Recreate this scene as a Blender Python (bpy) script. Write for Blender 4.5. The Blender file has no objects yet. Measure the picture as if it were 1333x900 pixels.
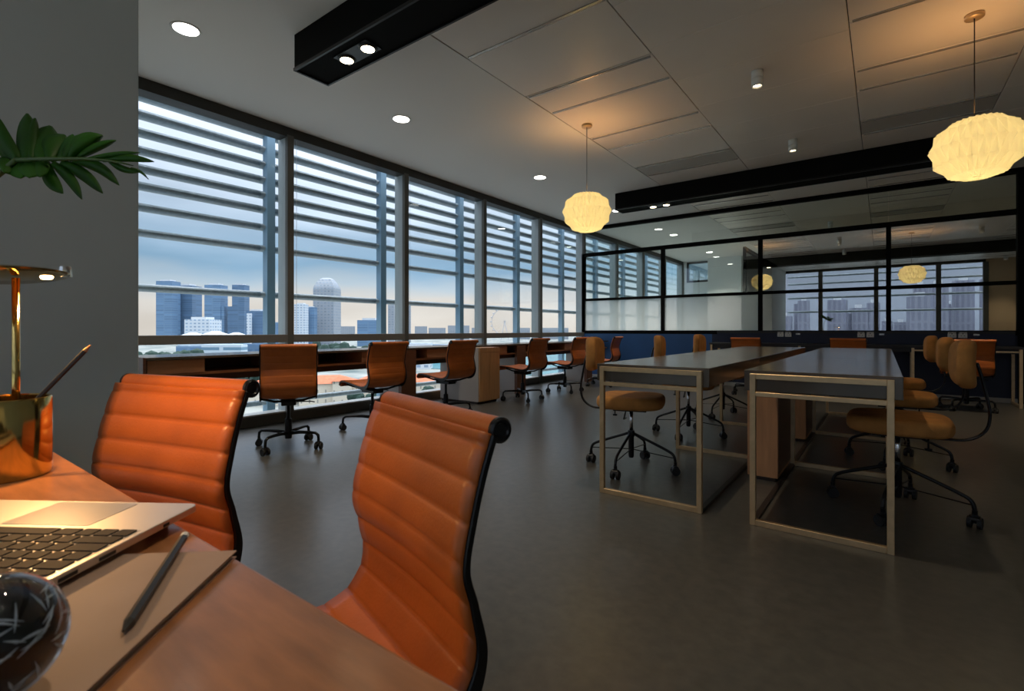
import bpy, math, random
from mathutils import Vector, Matrix
random.seed(7)
R = math.radians
col = bpy.context.scene.collection
S = bpy.context.scene

# ---------------------------------------------------------------- camera
FPX = 647.0
AZ = math.atan(483.5 / FPX)
FW = Vector((-math.sin(AZ), math.cos(AZ), 0)); RT = Vector((math.cos(AZ), math.sin(AZ), 0))
cam = bpy.data.cameras.new('camera'); co = bpy.data.objects.new('camera', cam); col.objects.link(co)
co.location = (0, 0, .95); co.rotation_euler = (R(90), 0, AZ)
cam.sensor_width = 36; cam.lens = FPX / 1333 * 36; cam.shift_y = -20 / 1333
cam.clip_start = .02; cam.clip_end = 6000
cam.dof.use_dof = True; cam.dof.focus_distance = 2.6; cam.dof.aperture_fstop = 9
S.camera = co

def sight(px, py, d):
    """a point seen at pixel (px, py) of the photograph, d metres ahead of the camera"""
    p = FW * d + RT * ((px - 666.5) / FPX * d)
    return Vector((p.x, p.y, .95 + (430 - py) / FPX * d))

# ---------------------------------------------------------------- world
def build_world():
    w = bpy.data.worlds.new('dusk_sky'); S.world = w; w.use_nodes = True
    nt = w.node_tree; N = nt.nodes; L = nt.links; N.clear()
    out = N.new('ShaderNodeOutputWorld'); bg = N.new('ShaderNodeBackground')
    tc = N.new('ShaderNodeTexCoord'); sp = N.new('ShaderNodeSeparateXYZ')
    L.new(tc.outputs['Generated'], sp.inputs[0])
    mp = N.new('ShaderNodeMapping'); mp.inputs['Scale'].default_value = (1.6, 1.6, 7.5)
    L.new(tc.outputs['Generated'], mp.inputs[0])
    nz = N.new('ShaderNodeTexNoise'); nz.inputs['Scale'].default_value = 1.7; nz.inputs['Detail'].default_value = 6
    nz.inputs['Roughness'].default_value = .5
    L.new(mp.outputs[0], nz.inputs['Vector'])
    # wobble the height of the cloud layers
    m1 = N.new('ShaderNodeMath'); m1.operation = 'MULTIPLY_ADD'
    m1.inputs[1].default_value = .10; m1.inputs[2].default_value = -.05
    L.new(nz.outputs['Fac'], m1.inputs[0])
    m2 = N.new('ShaderNodeMath'); m2.operation = 'ADD'; L.new(sp.outputs['Z'], m2.inputs[0]); L.new(m1.outputs[0], m2.inputs[1])
    cr = N.new('ShaderNodeValToRGB'); L.new(m2.outputs[0], cr.inputs[0])
    e = cr.color_ramp; e.elements[0].position = 0; e.elements[0].color = (.36, .31, .28, 1)
    e.elements[1].position = 1; e.elements[1].color = (2.3, 2.3, 2.5, 1)
    for p, c in ((.05, (.37, .33, .31)), (.085, (.25, .28, .32)), (.12, (.13, .20, .28)), (.165, (.19, .25, .33)), (.22, (.33, .37, .45)),
                 (.32, (.44, .47, .57)), (.45, (.66, .68, .82)), (.65, (1.6, 1.6, 1.75))):
        n = e.elements.new(p); n.color = (*c, 1)
    # a mild brightening of the cloud cover with noise and towards +Y (the sunset side)
    m3 = N.new('ShaderNodeMath'); m3.operation = 'MULTIPLY_ADD'; m3.inputs[1].default_value = .55; m3.inputs[2].default_value = .80
    L.new(nz.outputs['Fac'], m3.inputs[0])
    m4 = N.new('ShaderNodeMath'); m4.operation = 'MULTIPLY_ADD'; m4.inputs[1].default_value = .30
    L.new(sp.outputs['Y'], m4.inputs[0]); L.new(m3.outputs[0], m4.inputs[2])
    # towards -Y, away from the sunset, the low sky is lilac blue instead of cream
    az = N.new('ShaderNodeMapRange'); az.inputs['From Min'].default_value = .1; az.inputs['From Max'].default_value = -.6
    L.new(sp.outputs['Y'], az.inputs['Value'])
    lo = N.new('ShaderNodeMapRange'); lo.inputs['From Min'].default_value = .30; lo.inputs['From Max'].default_value = .05
    L.new(sp.outputs['Z'], lo.inputs['Value'])
    mu = N.new('ShaderNodeMath'); mu.operation = 'MULTIPLY'; L.new(az.outputs[0], mu.inputs[0]); L.new(lo.outputs[0], mu.inputs[1])
    mc = N.new('ShaderNodeMix'); mc.data_type = 'RGBA'; L.new(mu.outputs[0], mc.inputs['Factor'])
    L.new(cr.outputs[0], mc.inputs['A']); mc.inputs['B'].default_value = (.33, .37, .48, 1)
    L.new(mc.outputs['Result'], bg.inputs[0])
    m5 = N.new('ShaderNodeMath'); m5.operation = 'MULTIPLY'; m5.inputs[1].default_value = .90
    L.new(m4.outputs[0], m5.inputs[0]); L.new(m5.outputs[0], bg.inputs[1])
    L.new(bg.outputs[0], out.inputs[0])
build_world()
S.view_settings.view_transform = 'Standard'; S.view_settings.look = 'None'
S.view_settings.gamma = 1; S.view_settings.use_curve_mapping = False
S.view_settings.exposure = 1.12

# ---------------------------------------------------------------- materials
def inp(b, name, v):
    if name in b.inputs: b.inputs[name].default_value = v
def mat(name, c, rough=.5, metal=0, var=0, scale=8, bump=0, bscale=40, spec=None, coat=0, emit=None, estr=0, stretch=(1, 1, 1), c2=None, rvar=0, detail=5):
    m = bpy.data.materials.new(name); m.use_nodes = True
    nt = m.node_tree; b = nt.nodes['Principled BSDF']
    inp(b, 'Base Color', (*c, 1)); inp(b, 'Roughness', rough); inp(b, 'Metallic', metal)
    if spec is not None: inp(b, 'Specular IOR Level', spec)
    if coat: inp(b, 'Coat Weight', coat); inp(b, 'Coat Roughness', .15)
    if emit: inp(b, 'Emission Color', (*emit, 1)); inp(b, 'Emission Strength', estr)
    tc = nt.nodes.new('ShaderNodeTexCoord'); mp = nt.nodes.new('ShaderNodeMapping'); mp.inputs['Scale'].default_value = stretch
    nt.links.new(tc.outputs['Object'], mp.inputs[0])
    if var or c2:
        nz = nt.nodes.new('ShaderNodeTexNoise'); nz.inputs['Scale'].default_value = scale; nz.inputs['Detail'].default_value = detail
        nt.links.new(mp.outputs[0], nz.inputs['Vector'])
        cr = nt.nodes.new('ShaderNodeValToRGB'); nt.links.new(nz.outputs['Fac'], cr.inputs[0])
        a = [x * (1 - var) for x in c]; z = [x * (1 + var) for x in c] if not c2 else list(c2)
        cr.color_ramp.elements[0].position = .3; cr.color_ramp.elements[1].position = .7
        cr.color_ramp.elements[0].color = (*a, 1); cr.color_ramp.elements[1].color = (*z, 1)
        nt.links.new(cr.outputs[0], b.inputs['Base Color'])
        if rvar:
            mr = nt.nodes.new('ShaderNodeMapRange'); mr.inputs['To Min'].default_value = rough - rvar; mr.inputs['To Max'].default_value = rough + rvar
            nt.links.new(nz.outputs['Fac'], mr.inputs['Value']); nt.links.new(mr.outputs[0], b.inputs['Roughness'])
    if bump:
        n2 = nt.nodes.new('ShaderNodeTexNoise'); n2.inputs['Scale'].default_value = bscale; n2.inputs['Detail'].default_value = 4
        nt.links.new(mp.outputs[0], n2.inputs['Vector'])
        bp = nt.nodes.new('ShaderNodeBump'); bp.inputs['Strength'].default_value = bump; bp.inputs['Distance'].default_value = .004
        nt.links.new(n2.outputs['Fac'], bp.inputs['Height']); nt.links.new(bp.outputs[0], b.inputs['Normal'])
    return m

def glass_mat(name, tint=(.93, .97, .97), base=.04, top=.5, rough=0.0):
    m = bpy.data.materials.new(name); m.use_nodes = True; nt = m.node_tree; N = nt.nodes; N.clear()
    o = N.new('ShaderNodeOutputMaterial'); t = N.new('ShaderNodeBsdfTransparent'); g = N.new('ShaderNodeBsdfGlossy')
    t.inputs[0].default_value = (*tint, 1); g.inputs['Roughness'].default_value = rough
    g.inputs[0].default_value = (.95, .97, 1, 1)
    lw = N.new('ShaderNodeLayerWeight'); lw.inputs['Blend'].default_value = .25
    mr = N.new('ShaderNodeMapRange'); mr.inputs['To Min'].default_value = base; mr.inputs['To Max'].default_value = top
    nt.links.new(lw.outputs['Fresnel'], mr.inputs['Value'])
    mx = N.new('ShaderNodeMixShader'); nt.links.new(mr.outputs[0], mx.inputs[0])
    nt.links.new(t.outputs[0], mx.inputs[1]); nt.links.new(g.outputs[0], mx.inputs[2]); nt.links.new(mx.outputs[0], o.inputs[0])
    return m

def frosted_mat():
    m = bpy.data.materials.new('frosted_film'); m.use_nodes = True; nt = m.node_tree; N = nt.nodes; N.clear()
    o = N.new('ShaderNodeOutputMaterial'); t = N.new('ShaderNodeBsdfTranslucent'); d = N.new('ShaderNodeBsdfGlossy'); tr = N.new('ShaderNodeBsdfTransparent')
    t.inputs[0].default_value = (.85, .93, .93, 1); d.inputs['Roughness'].default_value = .12; d.inputs[0].default_value = (.8, .9, .9, 1)
    a = N.new('ShaderNodeMixShader'); a.inputs[0].default_value = .20
    b = N.new('ShaderNodeMixShader'); b.inputs[0].default_value = .42
    nt.links.new(t.outputs[0], a.inputs[1]); nt.links.new(d.outputs[0], a.inputs[2])
    nt.links.new(a.outputs[0], b.inputs[1]); nt.links.new(tr.outputs[0], b.inputs[2]); nt.links.new(b.outputs[0], o.inputs[0])
    return m

def facade_mat(name, wall, win, fw=4.0, fh=3.5, mortar=.25, lit=0):
    m = bpy.data.materials.new(name); m.use_nodes = True; nt = m.node_tree; b = nt.nodes['Principled BSDF']
    tc = nt.nodes.new('ShaderNodeTexCoord'); sp = nt.nodes.new('ShaderNodeSeparateXYZ'); nt.links.new(tc.outputs['Object'], sp.inputs[0])
    ad = nt.nodes.new('ShaderNodeMath'); ad.operation = 'ADD'; nt.links.new(sp.outputs[0], ad.inputs[0]); nt.links.new(sp.outputs[1], ad.inputs[1])
    cb = nt.nodes.new('ShaderNodeCombineXYZ'); nt.links.new(ad.outputs[0], cb.inputs[0]); nt.links.new(sp.outputs[2], cb.inputs[1])
    br = nt.nodes.new('ShaderNodeTexBrick'); nt.links.new(cb.outputs[0], br.inputs['Vector'])
    br.offset = 0; br.inputs['Scale'].default_value = 1; br.inputs['Brick Width'].default_value = fw; br.inputs['Row Height'].default_value = fh
    br.inputs['Mortar Size'].default_value = mortar * fh; br.inputs['Mortar'].default_value = (*wall, 1)
    br.inputs['Color1'].default_value = (*win, 1); br.inputs['Color2'].default_value = (*[min(1, x * 1.5) for x in win], 1)
    nt.links.new(br.outputs['Color'], b.inputs['Base Color']); inp(b, 'Roughness', .5)
    return m

M = {}
M['floor'] = mat('polished_concrete', (.074, .071, .062), .29, var=.12, scale=22, bump=.04, bscale=60, c2=(.094, .088, .076), detail=6)
M['plaster'] = mat('ceiling_plaster', (.80, .78, .74), .8)
M['tile'] = mat('ceiling_panel', (.82, .75, .67), .42, spec=.4, var=.04, scale=1.2)
M['grille'] = mat('return_air_panel', (.50, .46, .41), .4)
M['void'] = mat('ceiling_void', (.02, .02, .018), .9)
M['diffuser'] = mat('slot_diffuser_aluminium', (.6, .57, .52), .25, .6)
M['wall'] = mat('grey_painted_wall', (.56, .59, .56), .75, var=.03, scale=1.5)
M['darkwall'] = mat('dark_brown_wall', (.06, .052, .04), .7)
M['warmwall'] = mat('cream_wall', (.62, .45, .27), .6)
M['whitewall'] = mat('white_wall', (.76, .80, .80), .6)
M['mull'] = mat('mullion_bronze_grey', (.12, .115, .10), .45, .3)
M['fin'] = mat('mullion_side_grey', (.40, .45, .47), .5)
M['rail'] = mat('window_rail_taupe', (.17, .15, .13), .5, .1)
M['black'] = mat('black_metal', (.006, .006, .0055), .8, spec=.08)
M['headblack'] = mat('dark_bronze_head', (.026, .024, .018), .5)
M['louvre'] = mat('aluminium_louvre', (.34, .40, .44), .5, .2, var=.15, scale=30)
M['post'] = mat('blue_grey_post', (.22, .36, .48), .5, .2)
M['ledge'] = mat('light_stone_ledge', (.6, .58, .54), .35)
M['glass'] = glass_mat('window_glass', base=.0, top=.12)
M['pglass'] = glass_mat('partition_glass', (.82, .86, .84), .42, .70)
M['cglass'] = glass_mat('clear_partition_glass', (.90, .95, .93), .10, .42)
M['frost'] = frosted_mat()
M['blue'] = mat('blue_laminate', (.018, .075, .21), .5, var=.08, scale=3)
M['navy'] = mat('navy_laminate', (.010, .016, .045), .5)
M['charcoal'] = mat('charcoal_panel', (.022, .022, .024), .5)
M['leather'] = mat('cognac_leather', (.46, .115, .018), .37, var=.14, scale=9, bump=.15, bscale=160, spec=.45)
M['leatherd'] = mat('brown_leather', (.36, .095, .028), .45, var=.18, scale=9, bump=.4, bscale=120)
M['piping'] = mat('dark_leather_edge', (.03, .012, .006), .6)
M['tan'] = mat('tan_suede', (.50, .215, .05), .85, var=.16, scale=14, bump=.5, bscale=200)
M['chrome'] = mat('chrome', (.75, .75, .76), .15, 1)
M['bmetal'] = mat('black_steel', (.012, .012, .013), .32, .4)
M['rubber'] = mat('caster_rubber', (.01, .01, .01), .6)
M['brass'] = mat('brushed_brass', (.66, .47, .26), .38, .6, var=.10, scale=20, stretch=(1, 1, 1))
M['pbrass'] = mat('polished_brass', (.62, .45, .16), .12, 1)
M['slab'] = mat('dark_stained_top', (.098, .076, .054), .20, var=.2, scale=4, stretch=(1, .25, 1), spec=.5)
M['oak'] = mat('oak_veneer', (.48, .24, .11), .42, var=.16, scale=6, stretch=(5, 5, .6), coat=.1)
M['oakl'] = mat('pale_oak', (.48, .25, .105), .45, var=.10, scale=5, stretch=(6, 6, .6))
M['walnut'] = mat('walnut_veneer', (.12, .048, .022), .4, var=.22, scale=5, stretch=(6, .6, 6))
M['walnutm'] = mat('walnut_drawer', (.32, .14, .06), .4, var=.15, scale=5, stretch=(6, .6, 6))
M['walnutd'] = mat('dark_walnut', (.035, .016, .009), .45)
M['greylam'] = mat('grey_laminate', (.42, .37, .33), .5)
M['desk'] = mat('desk_cherry_wood', (.36, .145, .055), .32, var=.28, scale=9, stretch=(1.0, 5, 5), coat=.25, bump=.05, bscale=60)
M['alu'] = mat('laptop_aluminium', (.66, .62, .57), .38, .85)
M['alupad'] = mat('trackpad_glass', (.56, .53, .50), .30, .6)
M['key'] = mat('black_key', (.006, .006, .007), .6, spec=.15)
M['screen'] = mat('dark_screen', (.02, .022, .026), .08)
M['paper'] = mat('notebook_cover', (.36, .235, .17), .6, var=.05, scale=20)
M['paperin'] = mat('notebook_pages', (.50, .45, .36), .8)
M['graphite'] = mat('black_pencil', (.014, .012, .010), .4)
M['white'] = mat('white_plastic', (.75, .74, .70), .4)
M['leaf'] = mat('monstera_leaf', (.022, .085, .008), .5, var=.6, scale=6, spec=.25)
M['leafr'] = mat('leaf_rib', (.05, .10, .02), .5)
M['soil'] = mat('vase_ceramic', (.3, .28, .25), .3)
M['baseb'] = mat('light_plinth', (.42, .40, .36), .5)

def leaf_tweak():
    nt = M['leaf'].node_tree; b = nt.nodes['Principled BSDF']; o = nt.nodes['Material Output']
    t = nt.nodes.new('ShaderNodeBsdfTranslucent'); t.inputs[0].default_value = (.16, .50, .03, 1)
    mx = nt.nodes.new('ShaderNodeMixShader'); mx.inputs[0].default_value = .35
    nt.links.new(b.outputs[0], mx.inputs[1]); nt.links.new(t.outputs[0], mx.inputs[2]); nt.links.new(mx.outputs[0], o.inputs[0])
leaf_tweak()
def emis(name, c, s):
    m = bpy.data.materials.new(name); m.use_nodes = True; nt = m.node_tree; N = nt.nodes; N.clear()
    o = N.new('ShaderNodeOutputMaterial'); e = N.new('ShaderNodeEmission'); e.inputs[0].default_value = (*c, 1); e.inputs[1].default_value = s
    nt.links.new(e.outputs[0], o.inputs[0]); return m
M['lens'] = emis('cool_lamp_lens', (1, .95, .85), 6)
M['lensw'] = emis('warm_lamp_lens', (1, .80, .50), 9)
M['led'] = emis('warm_led', (1, .62, .25), 30)
def shade_mat():
    m = bpy.data.materials.new('pleated_paper'); m.use_nodes = True; nt = m.node_tree; N = nt.nodes; N.clear()
    o = N.new('ShaderNodeOutputMaterial'); e = N.new('ShaderNodeEmission'); e.inputs[0].default_value = (1, .86, .50, 1); e.inputs[1].default_value = .05
    t = N.new('ShaderNodeBsdfTranslucent'); t.inputs[0].default_value = (1, .88, .55, 1)
    d = N.new('ShaderNodeBsdfDiffuse'); d.inputs[0].default_value = (.70, .62, .42, 1)
    a = N.new('ShaderNodeMixShader'); a.inputs[0].default_value = .5; nt.links.new(d.outputs[0], a.inputs[1]); nt.links.new(t.outputs[0], a.inputs[2])
    s = N.new('ShaderNodeAddShader'); nt.links.new(a.outputs[0], s.inputs[0]); nt.links.new(e.outputs[0], s.inputs[1]); nt.links.new(s.outputs[0], o.inputs[0])
    return m
M['shade'] = shade_mat()

# ---------------------------------------------------------------- mesh helpers
class MB:
    def __init__(s): s.v = []; s.f = []
    def box(s, x0, x1, y0, y1, z0, z1):
        i = len(s.v)
        s.v += [(x, y, z) for z in (z0, z1) for x, y in ((x0, y0), (x1, y0), (x1, y1), (x0, y1))]
        s.f += [tuple(i + k for k in q) for q in ((3, 2, 1, 0), (4, 5, 6, 7), (0, 1, 5, 4), (1, 2, 6, 5), (2, 3, 7, 6), (3, 0, 4, 7))]
        return s
    def grid(s, rows, closed=False, capped=False):
        i = len(s.v); n = len(rows[0])
        for r in rows: s.v += [tuple(p) for p in r]
        for a in range(len(rows) - 1):
            for b in range(n if closed else n - 1):
                c = (b + 1) % n
                s.f.append((i + a * n + b, i + a * n + c, i + (a + 1) * n + c, i + (a + 1) * n + b))
        if capped:
            s.f.append(tuple(i + b for b in range(n))[::-1]); s.f.append(tuple(i + (len(rows) - 1) * n + b for b in range(n)))
        return s
    def tube(s, pts, r, n=10, cap=True, sx=1, up=None):
        pts = [Vector(p) for p in pts]; rows = []
        rr = r if isinstance(r, (list, tuple)) else [r] * len(pts)
        prev = None
        for k, p in enumerate(pts):
            if k == 0: t = pts[1] - p
            elif k == len(pts) - 1: t = p - pts[k - 1]
            else: t = (pts[k + 1] - p).normalized() + (p - pts[k - 1]).normalized()
            t.normalize()
            if prev is None:
                a = Vector(up) if up else (Vector((0, 0, 1)) if abs(t.z) < .9 else Vector((1, 0, 0)))
            else: a = prev
            u = a - t * a.dot(t); u.normalize(); prev = u; w = t.cross(u)
            rows.append([p + (u * math.cos(2 * math.pi * j / n) + w * math.sin(2 * math.pi * j / n) * sx) * rr[k] for j in range(n)])
        return s.grid(rows, True, cap)
    def lathe(s, prof, n=24, c=(0, 0, 0), cap=True, axis='z'):
        rows = []
        for r, z in prof:
            row = []
            for j in range(n):
                a = 2 * math.pi * j / n; x, y = r * math.cos(a), r * math.sin(a)
                if axis == 'z': row.append((c[0] + x, c[1] + y, c[2] + z))
                elif axis == 'x': row.append((c[0] + z, c[1] + x, c[2] + y))
                else: row.append((c[0] + x, c[1] + z, c[2] + y))
            rows.append(row)
        return s.grid(rows, True, cap)
    def bar(s, a, b, w, h=None):
        h = h or w
        a = Vector(a); b = Vector(b); t = (b - a).normalized(); up = Vector((0, 0, 1)) if abs(t.z) < .9 else Vector((0, 1, 0))
        u = t.cross(up).normalized(); v = u.cross(t)
        return s.grid([[p + u * i * w / 2 + v * j * h / 2 for i, j in ((-1, -1), (1, -1), (1, 1), (-1, 1))] for p in (a, b)], True, True)
    def build(s, name, m, parent=None, bevel=0, smooth=False, sub=0, seg=2):
        me = bpy.data.meshes.new(name); me.from_pydata(s.v, [], s.f); me.update()
        import bmesh
        bm = bmesh.new(); bm.from_mesh(me); bmesh.ops.recalc_face_normals(bm, faces=bm.faces); bm.to_mesh(me); bm.free()
        me.materials.append(m)
        o = bpy.data.objects.new(name, me); col.objects.link(o)
        if parent: o.parent = parent
        if smooth:
            for p in me.polygons: p.use_smooth = True
        if bevel:
            b = o.modifiers.new('bevel', 'BEVEL'); b.width = bevel; b.segments = seg; b.limit_method = 'ANGLE'; b.angle_limit = R(40)
        if sub:
            b = o.modifiers.new('sub', 'SUBSURF'); b.levels = sub; b.render_levels = sub
        return o
def smooth_angle(o, deg=35):
    for p in o.data.polygons: p.use_smooth = True
    a = math.radians(deg)
    import bmesh
    bm = bmesh.new(); bm.from_mesh(o.data)
    for e in bm.edges:
        if len(e.link_faces) == 2 and e.calc_face_angle(0) > a: e.smooth = False
    bm.to_mesh(o.data); bm.free(); return o
def tag(o, label=None, cat=None, group=None, kind=None):
    if label: o['label'] = label
    if cat: o['category'] = cat
    if group: o['group'] = group
    if kind: o['kind'] = kind
    return o
def thing(name, label, cat, loc=(0, 0, 0), rz=0, group=None):
    o = bpy.data.objects.new(name, None); col.objects.link(o); o.location = loc; o.rotation_euler = (0, 0, rz)
    o.empty_display_size = .1
    return tag(o, label, cat, group)
def struct(name, mb, m, **k): return tag(mb.build(name, m, **k), kind='structure')
def copy_tree(o, parent=None):
    c = o.copy(); col.objects.link(c)
    if parent: c.parent = parent
    for ch in list(o.children): copy_tree(ch, c)
    return c
def place(proto, first, loc, rz, label, group=None, cat=None):
    o = proto if first else copy_tree(proto)
    o.location = loc; o.rotation_euler = (0, 0, rz); o['label'] = label
    if group: o['group'] = group
    return o
def lamp(name, kind, loc, power, color, size=.05, rot=(0, 0, 0), spot=None, blend=.5, parent=None):
    l = bpy.data.lights.new(name, kind); l.energy = power; l.color = color
    if kind == 'AREA': l.size = size; 
    else: l.shadow_soft_size = size
    if spot: l.spot_size = R(spot); l.spot_blend = blend
    o = bpy.data.objects.new(name, l); col.objects.link(o); o.location = loc; o.rotation_euler = rot
    if parent: o.parent = parent
    return o

# ================================================================ SETTING
XW, XR, YR, YP, YE, H = -4.95, 3.2, -1.9, 9.1, 15.4, 3.05
WX = -1.41
struct('floor', MB().box(XW - .15, XR, YR, YE, -.2, 0), M['floor'])

# ceiling: plaster strip along the windows, panels in a grid inboard
ceil = struct('ceiling', MB().box(XW - .15, XR, YR, YE, H + .02, H + .2), M['void'])
MB().box(XW - .1, -2.585, YR, YE, H, H + .02).build('plaster_strip', M['plaster'], ceil)
bays = [(-2.582, -1.411), (-1.409, -.191), (-.189, .834), (.836, 2.049), (2.051, 3.2)]
for bi, (x0, x1) in enumerate(bays):
    if bi % 2 == 0:
        y = 3.65 - 1.22 * 5
        while y < YE:
            a, b, c = y, y + .46, y + 1.22
            k = round((y - 3.65) / 1.22)
            gr = M['grille'] if k % 4 == 2 else M['tile']
            for p, q, mm, zz in ((a + .022, b - .003, gr, .004), (b + .003, c, M['tile'], 0)):
                p = max(p, YR); q = min(q, YE)
                if q - p > .05:
                    MB().box(x0 + .002, x1 - .002, p, q, H + zz, H + .02).build('ceiling_panel', mm, ceil, bevel=.003, seg=1)
            if YR < a and b < YE:
                MB().box(x0 + .02, x1 - .02, a + .03, a + .045, H - .006, H + .006).box(x0 + .02, x1 - .02, b - .03, b - .006, H - .003, H + .006).build('slot_diffuser', M['diffuser'], ceil)
            y += 1.22
    else:
        y = 2.97 - .61 * 8
        while y < YE:
            p, q = max(y + .002, YR), min(y + .608, YE)
            if q - p > .05:
                MB().box(x0 + .002, x1 - .002, p, q, H, H + .02).build('ceiling_panel', M['tile'], ceil, bevel=.003, seg=1)
            y += .61

# grey column / return wall at the near end of the window run
struct('wall_left', MB().box(XW - .15, -2.8, YR, .82, 0, H + .02), M['wall'], bevel=.004)
struct('wall_right', MB().box(XR, XR + .15, YR, YE, 0, H + .2), M['wall'])
struct('wall_rear', MB().box(2.42, XR, YR - .12, YR, 0, H + .2), M['warmwall'])
# far end wall of the room behind the partition, with its high opening
w = MB(); w.box(XW - .15, -4.82, YE, YE + .15, 0, H + .2).box(-4.82, -4.11, YE, YE + .15, 0, 2.40).box(-4.11, -3.2, YE - .35, YE + .15, 0, H + .2)
w.box(-4.82, -4.11, YE, YE + .15, 3.02, H + .2)
struct('wall_end', w, M['whitewall'])
w = MB().box(-4.82, -4.11, YE - .02, YE + .04, 2.40, 2.46).box(-4.82, -4.77, YE - .02, YE + .04, 2.4, 3.02).box(-4.82, -4.11, YE - .02, YE + .04, 2.97, 3.02)
o = struct('window_end', w, M['black']); MB().box(-4.79, -4.11, YE + .06, YE + .07, 2.44, 3.0).build('glass_pane', M['pglass'], o)
struct('wall_end_dark', MB().box(-3.2 + .002, XR, YE - .1, YE + .15, 0, H + .2), M['darkwall'])
# glazed side screen of the room behind
o = struct('trim_1', MB().box(-2.12, -2.07, YP + 1.0, YE - .1, 0, .06).box(-2.12, -2.07, YP + 1.0, YP + 1.05, 0, 2.52).box(-2.12, -2.07, YP + 1, YE - .1, 2.45, 2.52), M['black'])
MB().box(-2.10, -2.09, YP + 1.06, YE - .1, .06, 2.45).build('glass_pane', M['pglass'], o)

# window wall along x = XW
LZ = [2.985, 2.815, 2.645, 2.475, 2.31, 2.11, 1.87, 1.35]
ys = [1.18 + 1.582 * k for k in range(10)]; ys[5] = 9.10
ys = [.82, 1.18, 2.755, 4.32, 5.90, 7.47, 9.10, 10.68, 12.26, 13.84, 15.4]
proto_l = None
def louvre_mesh(L):
    # aerofoil blade, length along Y
    mb = MB(); pr = [(-.09, 0), (-.06, .028), (0, .038), (.06, .028), (.09, 0), (.06, -.028), (0, -.036), (-.06, -.028)]
    mb.grid([[(x, y, z) for x, z in pr] for y in (0, L)], True, True); return mb
for n in range(len(ys) - 1):
    y0, y1 = ys[n], ys[n + 1]
    fr = MB()
    fr.box(XW - .14, XW, y0, y1, 0, .10)                       # bottom frame
    o = struct('window_%d' % (n + 1), fr, M['mull'])
    MB().box(XW - .14, XW + .02, y0, y1, 2.95, H).build('head_frame', M['headblack'], o)
    MB().box(XW - .17, XW - .0, y0, y1, .10, .115).build('sill_ledge', M['ledge'], o)
    MB().box(XW - .10, XW + .03, y0 + .03, y1 - .03, .825, .905).build('window_rail', M['rail'], o, bevel=.004)
    MB().box(XW - .02, XW + .03, y1 - .035, y1 + .035, 0, 2.97).build('mullion', M['mull'], o, bevel=.004)
    MB().box(XW - .17, XW - .02, y1 - .028, y1 + .028, .1, 2.97).build('mullion_fin', M['fin'], o)
    MB().box(XW - .085, XW - .075, y0, y1, .1, .83).build('glass_pane', M['glass'], o)
    MB().box(XW - .085, XW - .075, y0, y1, .90, 2.96).build('glass_pane', M['glass'], o)
    MB().tube([(XW - .02, y0 + .09, .9), (XW - .02, y0 + .09, 2.95)], .002, 5).build('blind_cord', M['white'], o)
    # outside: post, sun louvres and a low guard pipe
    MB().box(-5.60, -5.50, y1 + .05, y1 + .14, -.3, 3.6).build('sunshade_post', M['post'], o)
    first = None
    for z in LZ + [3.16, 3.33]:
        if first is None:
            first = louvre_mesh(y1 - y0).build('louvre', M['louvre'], o, smooth=True); q = first
        else:
            q = first.copy(); col.objects.link(q)
        q.location = (-5.62, y0, z)
    MB().tube([(-5.55, y0, .14), (-5.55, y1, .14)], .03, 8).build('guard_pipe', M['louvre'], o, smooth=True)

# rear window wall behind the photographer (seen mirrored in the partition glass)
xs = [-2.8, -1.74, -.19, 1.36, 2.42]
for n in range(4):
    x0, x1 = xs[n], xs[n + 1]
    o = struct('window_%d' % (n + 11), MB().box(x0, x1, YR - .12, YR, 0, .10), M['mull'])
    MB().box(x0, x1, YR - .14, YR + .02, 2.97, H).build('head_frame', M['headblack'], o)
    MB().box(x0, x1, YR - .10, YR + .03, .825, .905).build('window_rail', M['rail'], o)
    MB().box(x1 - .06, x1 + .06, YR - .12, YR + .03, .1, 2.97).build('mullion', M['mull'], o)
    MB().box(x0, x1, YR - .085, YR - .075, .1, 2.97).build('glass_pane', M['glass'], o)
    first = None
    for z in (3.12, 2.87, 2.61, 2.36, 2.10, 1.60):
        if first is None:
            first = louvre_mesh(x1 - x0).build('louvre', M['louvre'], o, smooth=True); q = first
        else:
            q = first.copy(); col.objects.link(q)
        q.location = (x0, YR - .55, z); q.rotation_euler = (0, 0, R(-90))

# glass partition across the far end
px = [-4.95, -3.29, -1.64, .06, 1.42]
part = struct('wall_partition', MB().box(XW, 1.42, YP - .03, YP + .05, .88, .945), M['black'])
for a, b in zip(px[:-1], px[1:]):
    for z, hh in ((1.57, .025), (2.49, .035)):
        MB().box(a, b, YP - .03, YP + .04, z - hh, z + hh).build('frame_rail', M['black'], part)
    fr = b < -1.6
    MB().box(a + .02, b - .02, YP, YP + .012, .945, 1.55).build('glass_pane', M['frost'] if fr else M['pglass'], part)
    MB().box(a + .02, b - .02, YP, YP + .012, 1.595, 2.46).build('glass_pane', M['cglass'] if fr else M['pglass'], part)
    MB().box(a + .003, b - .003, YP, YP + .012, 2.52, 2.99).build('glass_pane', M['cglass'], part)
for p in px[:-1]:
    MB().box(p - .03, p + .03, YP - .035, YP + .045, 0, 2.52).build('frame_post', M['black'], part)
MB().box(1.39, 1.56, YP - .06, YP + .06, 0, 3.0).build('frame_post', M['black'], part)
MB().box(1.56, XR, YP - .03, YP + .03, 0, 3.0).build('solid_panel', M['charcoal'], part)
MB().box(XW, XR, YP - .05, YP + .06, 2.99, H).build('head_frame', M['black'], part)
MB().box(XW, -2.40, YP - .04, YP + .04, 0.06, .88).build('blue_panel', M['blue'], part)
MB().box(-2.40, 1.39, YP - .04, YP + .04, 0.06, .88).build('navy_panel', M['navy'], part)
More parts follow.
